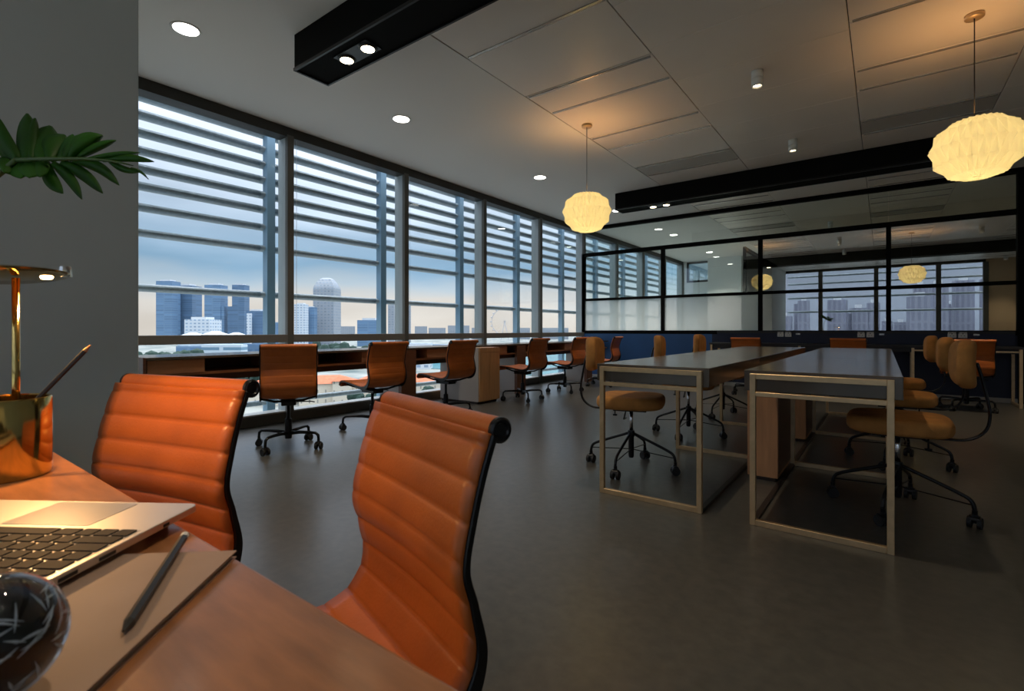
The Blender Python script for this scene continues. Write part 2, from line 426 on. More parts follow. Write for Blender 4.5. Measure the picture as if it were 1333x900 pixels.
MB().box(XW, 1.39, YP - .055, YP + .05, 0, .06).build('plinth', M['baseb'], part)

# ================================================================ CEILING FITTINGS
def beam(y0, x0, label, spots):
    extra = spots[2:]
    t = thing('lighting_beam', label, 'beam', (x0, y0, 2.79))
    m = MB().box(0, XR - x0 - .02, 0, .27, .012, H - 2.79 - .002)
    m.build('beam_casing', M['black'], t, bevel=.004)
    MB().box(-.004, XR - x0 - .02, -.004, .01, 0, .02).box(-.004, XR - x0 - .02, .26, .274, 0, .02).box(-.004, .01, 0, .27, 0, .02).build('edge_lip', M['bmetal'], t)
    MB().box(spots[0] - x0 - .06, spots[1] - x0 + .06, .07, .2, .004, .014).build('spot_tray', M['bmetal'], t)
    for sx in spots:
        s_ = MB().lathe([(.05, -.006), (.062, .0), (.062, .012)], 20, (sx - x0, .135, 0)).build('spot_ring', M['bmetal'], t, smooth=True)
        MB().lathe([(.001, -.007), (.043, -.0075), (.043, -.003)], 20, (sx - x0, .135, 0)).build('spot_lens', M['lensw'], s_)
        lamp('beam_spot', 'SPOT', (sx - x0, .135, -.03), 22, (1, .80, .55), .03, spot=80, blend=.8, parent=t)
beam(1.90, -3.35, 'black box beam with two lit spots across the ceiling, nearest the camera', (-2.923, -2.695))
beam(7.06, -3.30, 'long black ceiling beam with two tiny lit spots, before the glass partition', (-2.75, -2.55, .95, 1.15))

def downlight(x, y, label, power=26):
    t = thing('recessed_downlight', label, 'ceiling light', (x, y, H), 0, None)
    MB().lathe([(.075, -.002), (.092, -.006), (.095, 0)], 28).build('trim_ring', M['white'], t, smooth=True)
    MB().lathe([(.001, -.0035), (.078, -.004), (.078, -.001)], 28).build('lens', M['lens'], t)
    lamp('downlight_lamp', 'SPOT', (0, 0, -.03), power, (1, .93, .82), .05, spot=110, blend=.8, parent=t)
for x, y, l in ((-3.896, 1.415, 'round white recessed downlight above the first window, largest of the row'),
                (-3.84, 3.30, 'round white recessed downlight in the middle of the plaster strip'),
                (-3.78, 5.70, 'small round recessed downlight nearest the pendant lamp above the window desk'),
                (-3.75, 8.1, 'farthest small recessed downlight beyond the round pendant'),
                (-3.7, 10.9, 'recessed downlight in the ceiling behind the glass partition'),
                (-3.7, 12.4, 'second recessed downlight behind the glass partition, farther back'),
                (-3.75, 13.9, 'last recessed downlight behind the partition, added to brighten the white end wall')):  # this last one is added to brighten the end wall
    downlight(x, y, l, 26 if y < 9 else 170)

def can(x, y, label):
    t = thing('ceiling_spotlight', label, 'spotlight', (x, y, H))
    MB().lathe([(.044, 0), (.044, -.05), (.040, -.052), (.040, -.056), (.044, -.058), (.044, -.125), (.036, -.125), (.03, -.10)], 24).build('housing', M['white'], t, smooth=True)
    MB().lathe([(.001, -.111), (.034, -.111), (.034, -.108)], 20).build('lens', M['lensw'], t)
    lamp('spotlight_lamp', 'SPOT', (0, 0, -.14), (26 if y < 3 else 16) if y < 9 else 150, (1, .82, .58), .03, spot=70, blend=.7, parent=t)
can(-.82, 4.42, 'white cylinder spotlight on the ceiling, nearer of the two')
can(-.80, 6.25, 'white cylinder spotlight on the ceiling, just before the long black beam')
can(-.82, 2.60, 'white cylinder spotlight added out of view above the near table ends as fill')  # unseen spot, added to lift the interior light
can(-.82, .80, 'white cylinder spotlight added out of view above the foreground desk as fill')  # extra spot above the frame, fills the foreground desk and chairs
can(1.60, 4.42, 'white cylinder spotlight added out of view beyond the right pendant as fill')  # added fill beyond the right edge of view
can(-.82, 11.4, 'white cylinder spotlight behind the upper partition glass, nearer')
can(-.80, 13.4, 'white cylinder spotlight added behind the upper partition glass to light the ceiling, farther')  # added so the ceiling behind the glass gets light
can(1.9, 12.0, 'white cylinder spotlight added behind the upper partition glass to light the room at the right')  # another added spot, lights the right part of the back room
can(2.75, -1.25, 'white cylinder spotlight before the cream rear wall, out of view')
can(1.60, .80, 'white cylinder spotlight added behind the camera on the right as unseen fill')  # fill spot added behind the camera, never in view

def pendant(x, y, rz, tilt, label):
    t = thing('pendant_lamp', label, 'pendant lamp', (x, y, H), rz)
    MB().lathe([(.001, 0), (.052, 0), (.052, -.022), (.048, -.026), (.001, -.026)], 28).build('canopy', M['brass'], t, smooth=True)
    MB().tube([(0, 0, -.02), (0, 0, -.72)], .0035, 6).build('cord', M['graphite'], t)
    N = 24
    prof = [(.030, .185), (.125, .178), (.205, .115), (.240, .012), (.212, -.095), (.140, -.172), (.075, -.196), (.022, -.186)]
    mb = MB(); rows = []
    amp = [.004, .011, .013, .011, .013, .012, .009, .002]
    for k, (r, z) in enumerate(prof):
        row = []
        for j in range(2 * N):
            a = math.pi * (j + (k % 2)) / N if False else math.pi * j / N
            s = 1 if (j + k) % 2 else -1
            row.append(((r + s * amp[k]) * math.cos(a), (r + s * amp[k]) * math.sin(a), z - .895))
        rows.append(row)
    # triangulated diamond folds
    i0 = 0
    for r_ in rows: mb.v += r_
    n = 2 * N
    for k in range(len(rows) - 1):
        for j in range(n):
            c = (j + 1) % n; A, B, C_, D = k * n + j, k * n + c, (k + 1) * n + c, (k + 1) * n + j
            if (j + k) % 2: mb.f += [(A, B, D), (B, C_, D)]
            else: mb.f += [(A, B, C_), (A, C_, D)]
    sh = mb.build('pleated_shade', M['shade'], t); sh.rotation_euler = (tilt, 0, 0)
    MB().lathe([(.001, .035), (.02, .03), (.032, 0), (.02, -.03), (.001, -.035)], 14, (0, 0, -.86)).build('bulb', M['lensw'], t, smooth=True)
    MB().tube([(0, 0, -.70), (0, 0, -.83)], .016, 12).build('lamp_holder', M['brass'], t)
    lamp('pendant_glow', 'POINT', (0, 0, -.905), .85, (1, .86, .50), .04, parent=t)
    lamp('pendant_uplight', 'SPOT', (0, 0, -.66), 5.5, (1, .50, .18), .05, rot=(math.pi, 0, 0), spot=150, blend=1, parent=t)
pendant(-2.43, 4.53, .2, 0, 'lit pleated paper globe pendant hanging near the windows')
pendant(.485, 4.49, .7, R(-1), 'lit pleated paper globe pendant hanging at the right, above the right table')

# ================================================================ WINDOW DESK
def window_desk():
    t = thing('window_desk', 'long walnut worktop with drawers running along the windows', 'desk', (0, 0, 0))
    MB().box(-4.88, -4.35, 1.32, 9.0, .725, .745).build('worktop', M['slab'], t, bevel=.002)
    MB().box(-4.86, -4.38, 1.32, 9.0, .595, .615).build('shelf_board', M['walnutm'], t)
    MB().box(-4.84, -4.42, 1.34, 9.0, .54, .595).build('under_rail', M['walnutd'], t)
    MB().box(-4.86, -4.84, 1.32, 9.0, .615, .725).build('back_board', M['walnutd'], t)
    MB().box(-4.86, -4.352, 1.30, 1.32, .54, .745).build('end_panel', M['walnut'], t)
    for a, b in ((1.33, 1.72), (2.30, 2.72), (3.22, 3.66), (4.15, 4.55), (5.30, 5.72), (6.35, 6.8), (7.35, 7.8), (8.3, 8.7)):
        d = MB().box(-4.83, -4.365, a, b, .615, .722).build('drawer', M['walnutm'], t, bevel=.002)
    for y in (3.74, 5.95, 8.1):
        MB().box(-4.40, -4.35, y, y + .22, 0, .72).build('support_leg', M['walnut'], t)
        MB().box(-4.84, -4.40, y + .09, y + .13, 0, .595).build('support_panel', M['greylam'], t)
    return t
window_desk()
def pedestal(y0, y1, label):
    t = thing('storage_cabinet', label, 'cabinet', (-4.12, y0, 0))
    w = y1 - y0
    MB().box(-.70, -.02, .0, w, .03, .722).build('carcass', M['oakl'], t)
    MB().box(-.68, -.05, .01, w - .01, 0, .03).build('plinth', M['walnutd'], t)
    MB().box(-.70, -.021, -.006, 0, .03, .722).build('side_panel', M['greylam'], t)
    MB().box(-.02, 0, .0, w, .665, .722).build('top_panel', M['oakl'], t)
    MB().box(-.02, 0, .002, w / 2 - .003, .035, .66).build('door', M['oakl'], t, bevel=.002)
    MB().box(-.02, 0, w / 2 + .003, w - .002, .035, .66).build('door', M['oakl'], t, bevel=.002)
pedestal(4.83, 5.24, 'two-door pale wood cabinet under the window desk')

# small dark box on the desk by the first chair
t = thing('desk_power_box', 'small black box on the window desk behind the nearest window chair', 'box', (-4.62, 2.42, .745))
MB().box(-.05, .05, -.10, .10, 0, .075).build('box_body', M['bmetal'], t, bevel=.006)
MB().box(.05, .053, -.07, .07, .02, .055).build('socket_strip', M['charcoal'], t)

# ================================================================ RIBBED LEATHER SWIVEL CHAIR
def spline(pts, n):
    P = [Vector(p) for p in pts]; P = [P[0] * 2 - P[1]] + P + [P[-1] * 2 - P[-2]]
    out = []
    for k in range(1, len(P) - 2):
        for j in range(n):
            t = j / n; a, b, c, d = P[k - 1], P[k], P[k + 1], P[k + 2]
            out.append(.5 * ((2 * b) + (c - a) * t + (2 * a - 5 * b + 4 * c - d) * t * t + (3 * b - a - 3 * c + d) * t ** 3))
    out.append(P[-2]); return out
def resample(pts, step):
    L = [0]
    for a, b in zip(pts, pts[1:]): L.append(L[-1] + (b - a).length)
    n = max(2, int(L[-1] / step)); out = []; k = 0
    for i in range(n + 1):
        s = L[-1] * i / n
        while k < len(L) - 2 and L[k + 1] < s: k += 1
        f = (s - L[k]) / max(1e-9, L[k + 1] - L[k]); out.append(pts[k].lerp(pts[k + 1], f))
    return out, L[-1]
# side profile in (y, z): front roll of the seat -> back -> top roll; the sitter faces +Y
PROFILE = [(.255, .415), (.245, .445), (.20, .458), (.08, .450), (-.05, .434), (-.155, .430), (-.228, .455), (-.262, .515), (-.254, .585), (-.241, .64), (-.251, .70), (-.268, .765), (-.288, .822)]
PROFILE = [(y, z) for y, z in PROFILE]
def caster(parent, x, y, rz=0):
    c = MB(); cr, sr = math.cos(rz), math.sin(rz)
    c.tube([(x, y, .085), (x, y, .062)], .011, 8)
    c.tube([(x - .020 * sr, y + .020 * cr, .042), (x + .020 * sr, y - .020 * cr, .042)], .020, 12)
    c.box(x - .012, x + .012, y - .012, y + .012, .045, .066)
    o = c.build('caster', M['bmetal'], parent)
    w_ = MB()
    for s in (-1, 1):
        a = Vector((x - s * .010 * sr, y + s * .010 * cr, .027)); b = Vector((x - s * .027 * sr, y + s * .027 * cr, .027))
        w_.tube([a, b], .027, 14)
    smooth_angle(w_.build('wheel', M['rubber'], o)); return o
def leather_chair():
    root = thing('leather_chair', 'x', 'chair')
    rib = .053; W = .193
    pr = spline([(0, y, z) for y, z in PROFILE], 10)
    pts, L = resample(pr, rib / 12)
    n = len(pts); nx = 12
    top, bot = [], []
    for i, p in enumerate(pts):
        t = (pts[min(i + 1, n - 1)] - pts[max(i - 1, 0)]).normalized(); nor = Vector((0, -t.z, t.y))
        if nor.z < 0 and i < n / 3: nor = -nor
        nor = Vector((0, -t.z, t.y)) * (1 if True else 1)
        # sitter side: normal pointing up / forward
        if Vector((0, 1, 1)).dot(nor) < 0: nor = -nor
        ph = ((n - 1 - i + 8) % 12) / 12
        puff = .0058 * (abs(math.sin(math.pi * ph)) ** .45) - .001
        ra, rb = [], []
        for j in range(nx + 1):
            u = j / nx * 2 - 1; x = u * W
            sag = -.010 * (1 - u * u)          # hammock dip between the rails
            edge = 1 - .6 * abs(u) ** 16
            ra.append(p + Vector((x * 1.055, 0, 0)) + nor * (sag + puff * edge + .010)); rb.append(p + Vector((x, 0, 0)) + nor * (sag - puff * .5 * edge - .005))
        top.append(ra); bot.append(rb)
    mb = MB()
    loops = [a + b[::-1] for a, b in zip(top, bot)]
    mb.grid(loops, True, True)
    mb.build('leather_sling', M['leather'], root, smooth=True)
    # rails along both sides, following the profile
    for s in (-1, 1):
        r_ = MB(); rows = []
        for i in range(0, n, 2):
            p = pts[i]; t = (pts[min(i + 1, n - 1)] - pts[max(i - 1, 0)]).normalized(); nor = Vector((0, -t.z, t.y))
            if Vector((0, 1, 1)).dot(nor) < 0: nor = -nor
            k = i / n; hh = .007 + .021 * math.exp(-((k - .52) / .13) ** 2)      # deeper where seat turns into back
            x0, x1 = s * (W + .001), s * (W + .010)
            rows.append([p + Vector((x0, 0, 0)) + nor * .005, p + Vector((x1, 0, 0)) + nor * .004, p + Vector((x1, 0, 0)) - nor * hh, p + Vector((x0, 0, 0)) - nor * hh])
        r_.grid(rows, True, True); r_.build('side_rail', M['bmetal'], root, bevel=.002, seg=1)
    # rolled ends
    e = pts[-1]; ro = MB().lathe([(.0185, -W - .002), (.0185, W + .002)], 20, (0, e.y - .014, e.z + .004), axis='x').build('top_roll', M['leather'], root); smooth_angle(ro)
    for s in (-1, 1):
        c = MB().lathe([(.001, 0), (.010, 0), (.012, .003), (.016, .003), (.0190, .0), (.0190, -.006)] if s > 0 else [(.0190, .006), (.0190, 0), (.016, -.003), (.012, -.003), (.010, 0), (.001, 0)], 20, (s * (W + .005), e.y - .014, e.z + .004), axis='x').build('end_cap', M['bmetal'], ro); smooth_angle(c)
    e = pts[0]; ro = MB().lathe([(.013, -W - .002), (.013, W + .002)], 16, (0, e.y - .008, e.z + .004), axis='x').build('front_roll', M['leather'], root); smooth_angle(ro)
    # stretchers: two antler-like cross braces
    b = MB()
    b.tube([(-W - .005, .13, .437), (-.10, .10, .40), (-.045, .06, .385), (.045, .06, .385), (.10, .10, .40), (W + .005, .13, .437)], .009, 8)
    b.tube([(-W - .005, -.17, .425), (-.10, -.12, .392), (-.045, -.06, .385), (.045, -.06, .385), (.10, -.12, .392), (W + .005, -.17, .425)], .009, 8)
    b.build('seat_stretcher', M['bmetal'], root, smooth=True)
    MB().box(-.055, .055, -.11, .11, .352, .385).build('tilt_mechanism', M['bmetal'], root, bevel=.008)
    MB().tube([(.05, .02, .365), (.17, .03, .36), (.20, .035, .352)], .005, 6).build('tilt_lever', M['bmetal'], root)
    g = MB().tube([(0, 0, .355), (0, 0, .20)], .014, 12).build('gas_lift', M['chrome'] if False else M['bmetal'], root, smooth=True)
    h = MB().lathe([(.001, .075), (.026, .075), (.028, .10), (.026, .23), (.022, .235), (.001, .235)], 16).build('base_hub', M['bmetal'], root); smooth_angle(h)
    for k in range(4):
        a = R(53 + 90 * k); c, s = math.cos(a), math.sin(a)
        path = [(.02, .118), (.10, .128), (.19, .130), (.245, .128), (.268, .112), (.272, .080)]
        MB().tube([(r * c, r * s, z) for r, z in path], [.016, .014, .012, .0115, .011, .010], 10, sx=1.1).build('base_leg', M['bmetal'], root, smooth=True)
        caster(root, .272 * c, .272 * s, a + .6 * k)
    return root
lc = leather_chair()
fg = 'ribbed leather chairs at the foreground desk'
place(lc, True, (-.712, .325, -.02), R(164.3), 'nearest ribbed cognac leather chair, its whole tall back in front of the camera', fg)
place(lc, False, (-1.150, .155, .004), R(195), 'cognac leather chair behind the laptop, partly hidden by the desk', fg)
wg = 'brown leather chairs along the window desk'
for x, y, rz, l in (
    (-3.86, 2.14, 62, 'nearest brown leather swivel chair at the window desk, its back to us'),
    (-3.93, 3.02, 84, 'second leather swivel chair along the window desk, seat toward the window'),
    (-3.93, 4.02, 86, 'third window desk leather chair, just left of the pale wood cabinet'),
    (-3.93, 5.50, 88, 'leather window desk chair just right of the pale wood cabinet'),
    (-3.93, 6.62, 88, 'fifth leather chair along the window desk, partly behind the tan chair'),
    (-3.86, 7.72, 96, 'farthest window desk leather chair, by the blue partition panel')):
    place(lc, False, (x, y, 0), R(rz), l, wg)
pg = 'cognac leather chairs at the partition counter'
for x, y, rz, l in ((-1.60, 8.02, 2, 'leather chair at the far counter, only its back top seen over the left table'),
                    (-.36, 8.05, -2, 'leather chair at the far counter, its back top seen over the right table'),
                    (.79, 7.98, 5, 'leather chair at the far counter, behind the tan backrests at the right')):
    place(lc, False, (x, y, 0), R(rz), l, pg)

# ================================================================ TAN SWIVEL CHAIR
def cushion(mb, sx, sy, sz, c, power=3.2, n=32, m=18, bend=0, axis='z'):
    # superellipse pad, puffed
    rows = []
    for i in range(m + 1):
        ph = -math.pi / 2 + math.pi * i / m
        row = []
        zz = math.copysign(abs(math.sin(ph)) ** .75, math.sin(ph)); rr = abs(math.cos(ph)) ** .15
        rr = max(rr, .02)
        for j in range(n):
            a = 2 * math.pi * j / n
            x = math.copysign(abs(math.cos(a)) ** (2 / power), math.cos(a)) * rr * sx
            y = math.copysign(abs(math.sin(a)) ** (2 / power), math.sin(a)) * rr * sy
            z = zz * sz
            if axis == 'z': row.append((c[0] + x, c[1] + y, c[2] + z + bend * (x / sx) ** 2))
            else: row.append((c[0] + x, c[1] + z + bend * (x / sx) ** 2, c[2] + y))
        rows.append(row)
    return mb.grid(rows, True, True)
def tan_chair():
    root = thing('upholstered_task_chair', 'x', 'chair')
    s = cushion(MB(), .232, .222, .043, (0, 0, .467), 3.6).build('seat', M['tan'], root, smooth=True)
    MB().box(-.09, .09, -.11, .11, .402, .424).build('seat_plate', M['bmetal'], root, bevel=.004)
    b = cushion(MB(), .195, .118, .034, (0, -.268, .785), 3.4, bend=.030, axis='y').build('backrest', M['tan'], root, smooth=True); b.rotation_euler = (0, 0, 0)
    pts = spline([(0, .0, .405), (0, -.18, .403), (0, -.275, .412), (0, -.335, .46), (0, -.352, .54), (0, -.338, .64), (0, -.318, .74), (0, -.305, .79)], 5)
    MB().tube(pts, .007, 8, sx=2.8, up=(0, 0, 1)).build('back_support', M['bmetal'], root, smooth=True)
    MB().tube([(.12, -.02, .41), (.145, -.03, .36), (.10, -.035, .352), (.03, -.03, .35)], .0045, 6).build('height_lever', M['bmetal'], root, smooth=True)
    MB().lathe([(.001, .355), (.004, .355), (.004, .405), (.001, .405)], 8, (-.06, -.12, 0)).lathe([(.001, .345), (.016, .347), (.016, .357), (.001, .358)], 12, (-.06, -.12, 0)).build('tension_knob', M['bmetal'], root, smooth=True)
    MB().lathe([(.001, .25), (.0125, .25), (.0125, .405), (.001, .405)], 14).build('gas_lift', M['chrome'], root, smooth=True)
    h = MB().lathe([(.001, .262), (.022, .262), (.024, .245), (.024, .225), (.019, .215), (.019, .09), (.015, .075), (.001, .073)], 16).build('damper_hub', M['bmetal'], root); smooth_angle(h)
    for k in range(4):
        a = R(-12 + 90 * k); c, s_ = math.cos(a), math.sin(a)
        path = spline([(.018, 0, .242), (.14, 0, .195), (.255, 0, .148), (.288, 0, .122), (.298, 0, .085)], 4)
        MB().tube([(p.x * c, p.x * s_, p.z) for p in path], .0095, 8).build('base_leg', M['bmetal'], root, smooth=True)
        MB().tube([(.018 * c, .018 * s_, .132), (.290 * c, .290 * s_, .108)], .0035, 6).build('tie_rod', M['bmetal'], root)
        caster(root, .298 * c, .298 * s_, a + .5 * k)
    return root
tc_ = tan_chair()
tg = 'tan upholstered task chairs at the long tables'
for i, (x, y, rz, l) in enumerate((
    (-1.39, 3.23, -74, 'tan padded task chair at the near end of the left table'),
    (-1.42, 4.58, -76, 'middle tan task chair on the window side of the left table'),
    (-1.42, 5.80, -86, 'farthest tan task chair on the window side of the left table'),
    (.06, 3.30, 90, 'large tan task chair at the near right corner of the right table'),
    (.08, 4.50, 88, 'middle tan task chair on the right side of the right table'),
    (.08, 5.75, 90, 'farthest tan task chair on the right side of the right table'))):
    place(tc_, i == 0, (x, y, 0), R(rz), l, tg)

# ================================================================ LONG TABLES
def table(x0, x1, label):
    t = thing('work_table', label, 'table', (x0, 2.64, 0))
    w = x1 - x0; fy = [0, 1.35, 2.68, 4.02]
    for k in range(3):
        MB().box(-.03, w + .03, fy[k] + (.028 if k == 0 else .003), fy[k + 1] - .001 + (.0 if k < 2 else -.028), .652, .752).build('table_slab', M['slab'], t, bevel=.003)
    s = .026
    for k, y in enumerate(fy):
        y = y if k < 3 else y - s
        if k in (1, 2):
            y -= s / 2; ztop = .650
        else: ztop = .738
        m = MB()
        m.box(0, s, y, y + s, 0, ztop).box(w - s, w, y, y + s, 0, ztop).box(s, w - s, y, y + s, 0, .028)
        m.box(s, w - s, y, y + s, ztop - s, ztop)
        if k in (0, 3): m.box(s, w - s, y, y + s, .628, .628 + .022)
        m.build('leg_frame', M['brass'], t, bevel=.0015, seg=1)
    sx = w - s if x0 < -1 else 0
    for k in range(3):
        MB().box(sx, sx + s, fy[k] + s, fy[k + 1] - s, 0, .016).build('dark_floor_strip', M['bmetal'], t)  # thin dark strip added along the inner floor edge between frames
    return t
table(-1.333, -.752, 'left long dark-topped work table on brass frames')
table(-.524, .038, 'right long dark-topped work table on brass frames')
def table_pedestal(y0, y1, label):
    t = thing('drawer_pedestal', label, 'cabinet', (-.70, y0, 0), 0, None)
    w = .175; L = y1 - y0; z0 = .0
    MB().box(0, w, .0, L, .025, .645).build('carcass', M['oak'], t, bevel=.002)
    MB().box(.015, w - .015, .02, L - .02, 0, .025).build('plinth', M['walnutd'], t)
    MB().box(w, w + .003, .02, L - .02, .05, .63).build('side_door', M['walnut'], t)
table_pedestal(3.46, 3.98, 'wooden pedestal cabinet between the two long tables, nearest')
table_pedestal(4.85, 5.35, 'wooden pedestal cabinet between the two long tables, second one back')

# ================================================================ PARTITION COUNTER
def counter():
    t = thing('wall_counter', 'long black counter with brass legs along the glass partition', 'counter', (-2.3, 8.5, 0))
    L = 3.66
    MB().box(0, L, 0, .52, .715, .745).build('worktop', M['charcoal'], t, bevel=.002)
    MB().box(0, L, .49, .52, .745, .90).build('back_panel', M['navy'], t)
    MB().box(-.0, L, .475, .55, .90, .935).build('cap_rail', M['charcoal'], t)
    MB().box(0, L, .04, .06, .655, .715).build('apron', M['charcoal'], t)
    for x in (.02, 1.28, 2.60, 3.62):
        m = MB().box(x, x + .03, .0, .03, 0, .712).box(x, x + .03, .46, .49, 0, .712).box(x, x + .03, .03, .46, 0, .03).box(x, x + .03, .03, .46, .682, .712)
        m.build('leg_frame', M['brass'], t)
    MB().box(2.63, 3.62, .02, .04, .672, .690).build('cross_rail', M['brass'], t)
    return t
counter()
def sock(x, label):
    t = thing('power_socket', label, 'socket', (x, 8.985, .885), 0, None)
    for dx in (-.055, .055):
        f = MB().box(dx - .045, dx + .045, -.010, 0, -.04, .04).build('face_plate', M['white'], t, bevel=.003)
        m = MB()
        m.box(dx - .006, dx + .006, -.0115, -.0095, .010, .024).box(dx - .022, dx - .010, -.0115, -.0095, -.015, -.008).box(dx + .010, dx + .022, -.0115, -.0095, -.015, -.008)
        m.build('pin_slots', M['charcoal'], f)
    MB().box(.16, .22, -.008, 0, -.008, .016).build('data_plate', M['diffuser'], t)
for x, l in ((-1.27, 'white twin socket on the counter back panel, above the left chair'), (-.21, 'white twin socket on the counter back panel, above the middle chair'), (.80, 'white twin socket on the counter back panel, above the right chair')):
    sock(x, l)

# ================================================================ FOREGROUND DESK
DZ = .72
t = thing('wooden_desk', 'reddish-brown wooden desk in the foreground with a straight front edge', 'desk', (0, 0, 0))
MB().box(-2.78, .55, -.50, .235, DZ - .03, DZ).build('desktop', M['desk'], t, bevel=.003)
for x in (-2.70, .45):
    for y in (-.46, .16):
        MB().box(x, x + .04, y, y + .04, 0, DZ - .03).build('leg', M['bmetal'], t)
MB().box(-2.70, .49, -.15, -.11, DZ - .08, DZ - .03).build('under_beam', M['bmetal'], t)

# brass lamp with a cup base
lx, ly = -1.105, .150
t = thing('desk_lamp', 'polished brass desk lamp with disc head and pen-cup base', 'lamp', (lx, ly, DZ))
c = MB().lathe([(.001, 0), (.052, 0), (.054, .003), (.054, .122), (.053, .124), (.051, .122), (.051, .006), (.001, .005)], 48).build('cup_base', M['pbrass'], t); smooth_angle(c)
MB().tube([(.013, .009, .004), (.013, .009, .312)], .0050, 14).build('stem', M['pbrass'], t, smooth=True)
hd = MB().lathe([(.001, .0), (.080, .0), (.091, .003), (.092, .006), (.084, .009), (.03, .016), (.001, .016)], 48, (0, 0, 0)).build('lamp_head', M['pbrass'], t); smooth_angle(hd, 50)
tl = Matrix.Rotation(R(-7), 4, Vector((-.8, 1.3, 0)).normalized())
hd.location = (RT * -.02).to_tuple()[:2] + (.312,); hd.rotation_euler = (0, R(0), 0)
hd.rotation_euler = (Matrix.Rotation(R(5), 3, FW) @ Matrix.Rotation(R(0), 3, 'X')).to_euler()
hd.rotation_euler = Matrix.Rotation(R(-5), 3, FW).to_euler()
PD = Vector((.3, .954, 0)); ledp = PD * .050 + RT * .016
MB().lathe([(.001, -.0035), (.007, -.003), (.009, .0015)], 18, (ledp.x, ledp.y, 0)).build('led', M['led'], hd)
MB().lathe([(.001, .02), (.008, .018), (.009, .012), (.009, .0)], 12, (PD.x * .085, PD.y * .085, 0)).build('touch_stud', M['chrome'], hd)
lamp('desk_lamp_glow', 'SPOT', (ledp.x * .8, ledp.y * .8, .295), 3.0, (1, .54, .21), .012, spot=165, blend=.6, parent=t)

def pencil(a, b, r, label, tipm, sharp=True):
    a = Vector(a); b = Vector(b); t = thing('pencil', label, 'pencil', a); d = b - a; L = d.length
    u = d.normalized()
    MB().tube([(0, 0, 0), u * (L - .014)], r, 6).build('barrel', M['graphite'], t)
    MB().tube([u * (L - .014), u * (L - .002)], [r, r * .25], 6).build('point', tipm, t)
    return t, u
pencil((-1.125, .108, .732), (-1.040, .240, .927), .0036, 'sharpened dark pencil leaning in the brass cup', M['oakl'])
tp, u = pencil((-.590, .212, .7315), (-.440, .119, .7315), .0040, 'black pencil lying on the notebook beside the laptop', M['graphite'])
MB().tube([-u * .006, u * .001], [.0042, .0040], 8).build('white_cap', M['white'], tp)

# laptop
LS = Vector((.555, -.832, 0)); LF = Vector((-.832, -.555, 0))        # side direction, front-edge direction
corner = Vector((-.664, .256, DZ + .008))
t = thing('laptop', 'open silver laptop with black keys beside the brass lamp', 'laptop', corner)
# local frame: x = along front edge, y = towards hinge
Rm = Matrix((( LF.x, LS.x, 0), (LF.y, LS.y, 0), (0, 0, 1)))
if Rm.determinant() < 0: t.scale = (1, 1, 1)
def Lp(x, y, z): v = LF * x + LS * y; return (v.x, v.y, z)
def lbox(x0, x1, y0, y1, z0, z1):
    m = MB(); m.grid([[Lp(x0, y0, z), Lp(x1, y0, z), Lp(x1, y1, z), Lp(x0, y1, z)] for z in (z0, z1)], True, True); return m
def rrect(x0, x1, y0, y1, r, z0, z1):
    pts = []
    for cx, cy, a0 in ((x1 - r, y1 - r, 0), (x0 + r, y1 - r, 90), (x0 + r, y0 + r, 180), (x1 - r, y0 + r, 270)):
        for k in range(5):
            a = R(a0 + 22.5 * k); pts.append((cx + r * math.cos(a), cy + r * math.sin(a)))
    m = MB(); m.grid([[Lp(x, y, z) for x, y in pts] for z in (z0, z1)], True, True); return m
LWd, LDp = .300, .204
rrect(0, LWd, 0, LDp, .010, .004, .012).build('base_shell', M['alu'], t, bevel=.0012)
rrect(.072, .172, .006, .074, .003, .0118, .0124).build('trackpad', M['alupad'], t)
lbox(.006, .294, .082, .188, .0118, .0122).build('keyboard_well', M['alupad'], t)
kw = .0188; kmesh = {}
for rw in range(6):
    y0 = .0835 + rw * .0175; h = .0150 if rw < 5 else .009
    if rw == 0: wd = [1, 1, 1, 1.25, 5, 1.25, 1, 1, 1, 1]
    elif rw == 1: wd = [2.3] + [1] * 10 + [2.3]
    elif rw == 2: wd = [1.8] + [1] * 11 + [1.8]
    elif rw == 3: wd = [1] + [1] * 12 + [1.5]
    elif rw == 4: wd = [1.5] + [1] * 13
    else: wd = [1] * 14
    sc = .284 / sum(wd); x = .008
    for q in wd:
        W_ = q * sc; key = (round(W_, 4), h)
        if key not in kmesh:
            o = rrect(0, W_ - .003, 0, h, .0015, 0, .0012).build('key', M['key'], t); kmesh[key] = o
        else:
            o = kmesh[key].copy(); col.objects.link(o)
        v = Lp(x, y0, .0122); o.location = v
        x += W_
for k, x in enumerate((.05, .12, .16)):        # ports on the side facing us
    m = MB(); m.grid([[Lp(-.0006, x, z), Lp(.002, x, z), Lp(.002, x + (.018 if k else .008), z), Lp(-.0006, x + (.018 if k else .008), z)] for z in (.0055, .0088)], True, True)
    m.build('port', M['charcoal'], t)
for fx in (.03, .27):
    for fy in (.03, .175):
        lbox(fx - .008, fx + .008, fy - .008, fy + .008, -.0078, .004).build('rubber_foot', M['rubber'], t)
# lid opened wide
lid = MB(); ang = R(38)
def lidp(x, s, n): return Lp(x, LDp - .006 + s * math.cos(ang) - n * math.sin(ang) * -1, .014 + s * math.sin(ang) + n * math.cos(ang))
lid.grid([[lidp(x, s, n) for x, s in ((0.002, 0), (.298, 0), (.298, .2), (0.002, .2))] for n in (-.003, .003)], True, True)
lo = lid.build('screen_lid', M['alu'], t, bevel=.001)
m = MB(); m.grid([[lidp(x, s, n) for x, s in ((0.012, .012), (.288, .012), (.288, .19), (0.012, .19))] for n in (.003, .0036)], True, True)
m.build('display', M['screen'], lo)

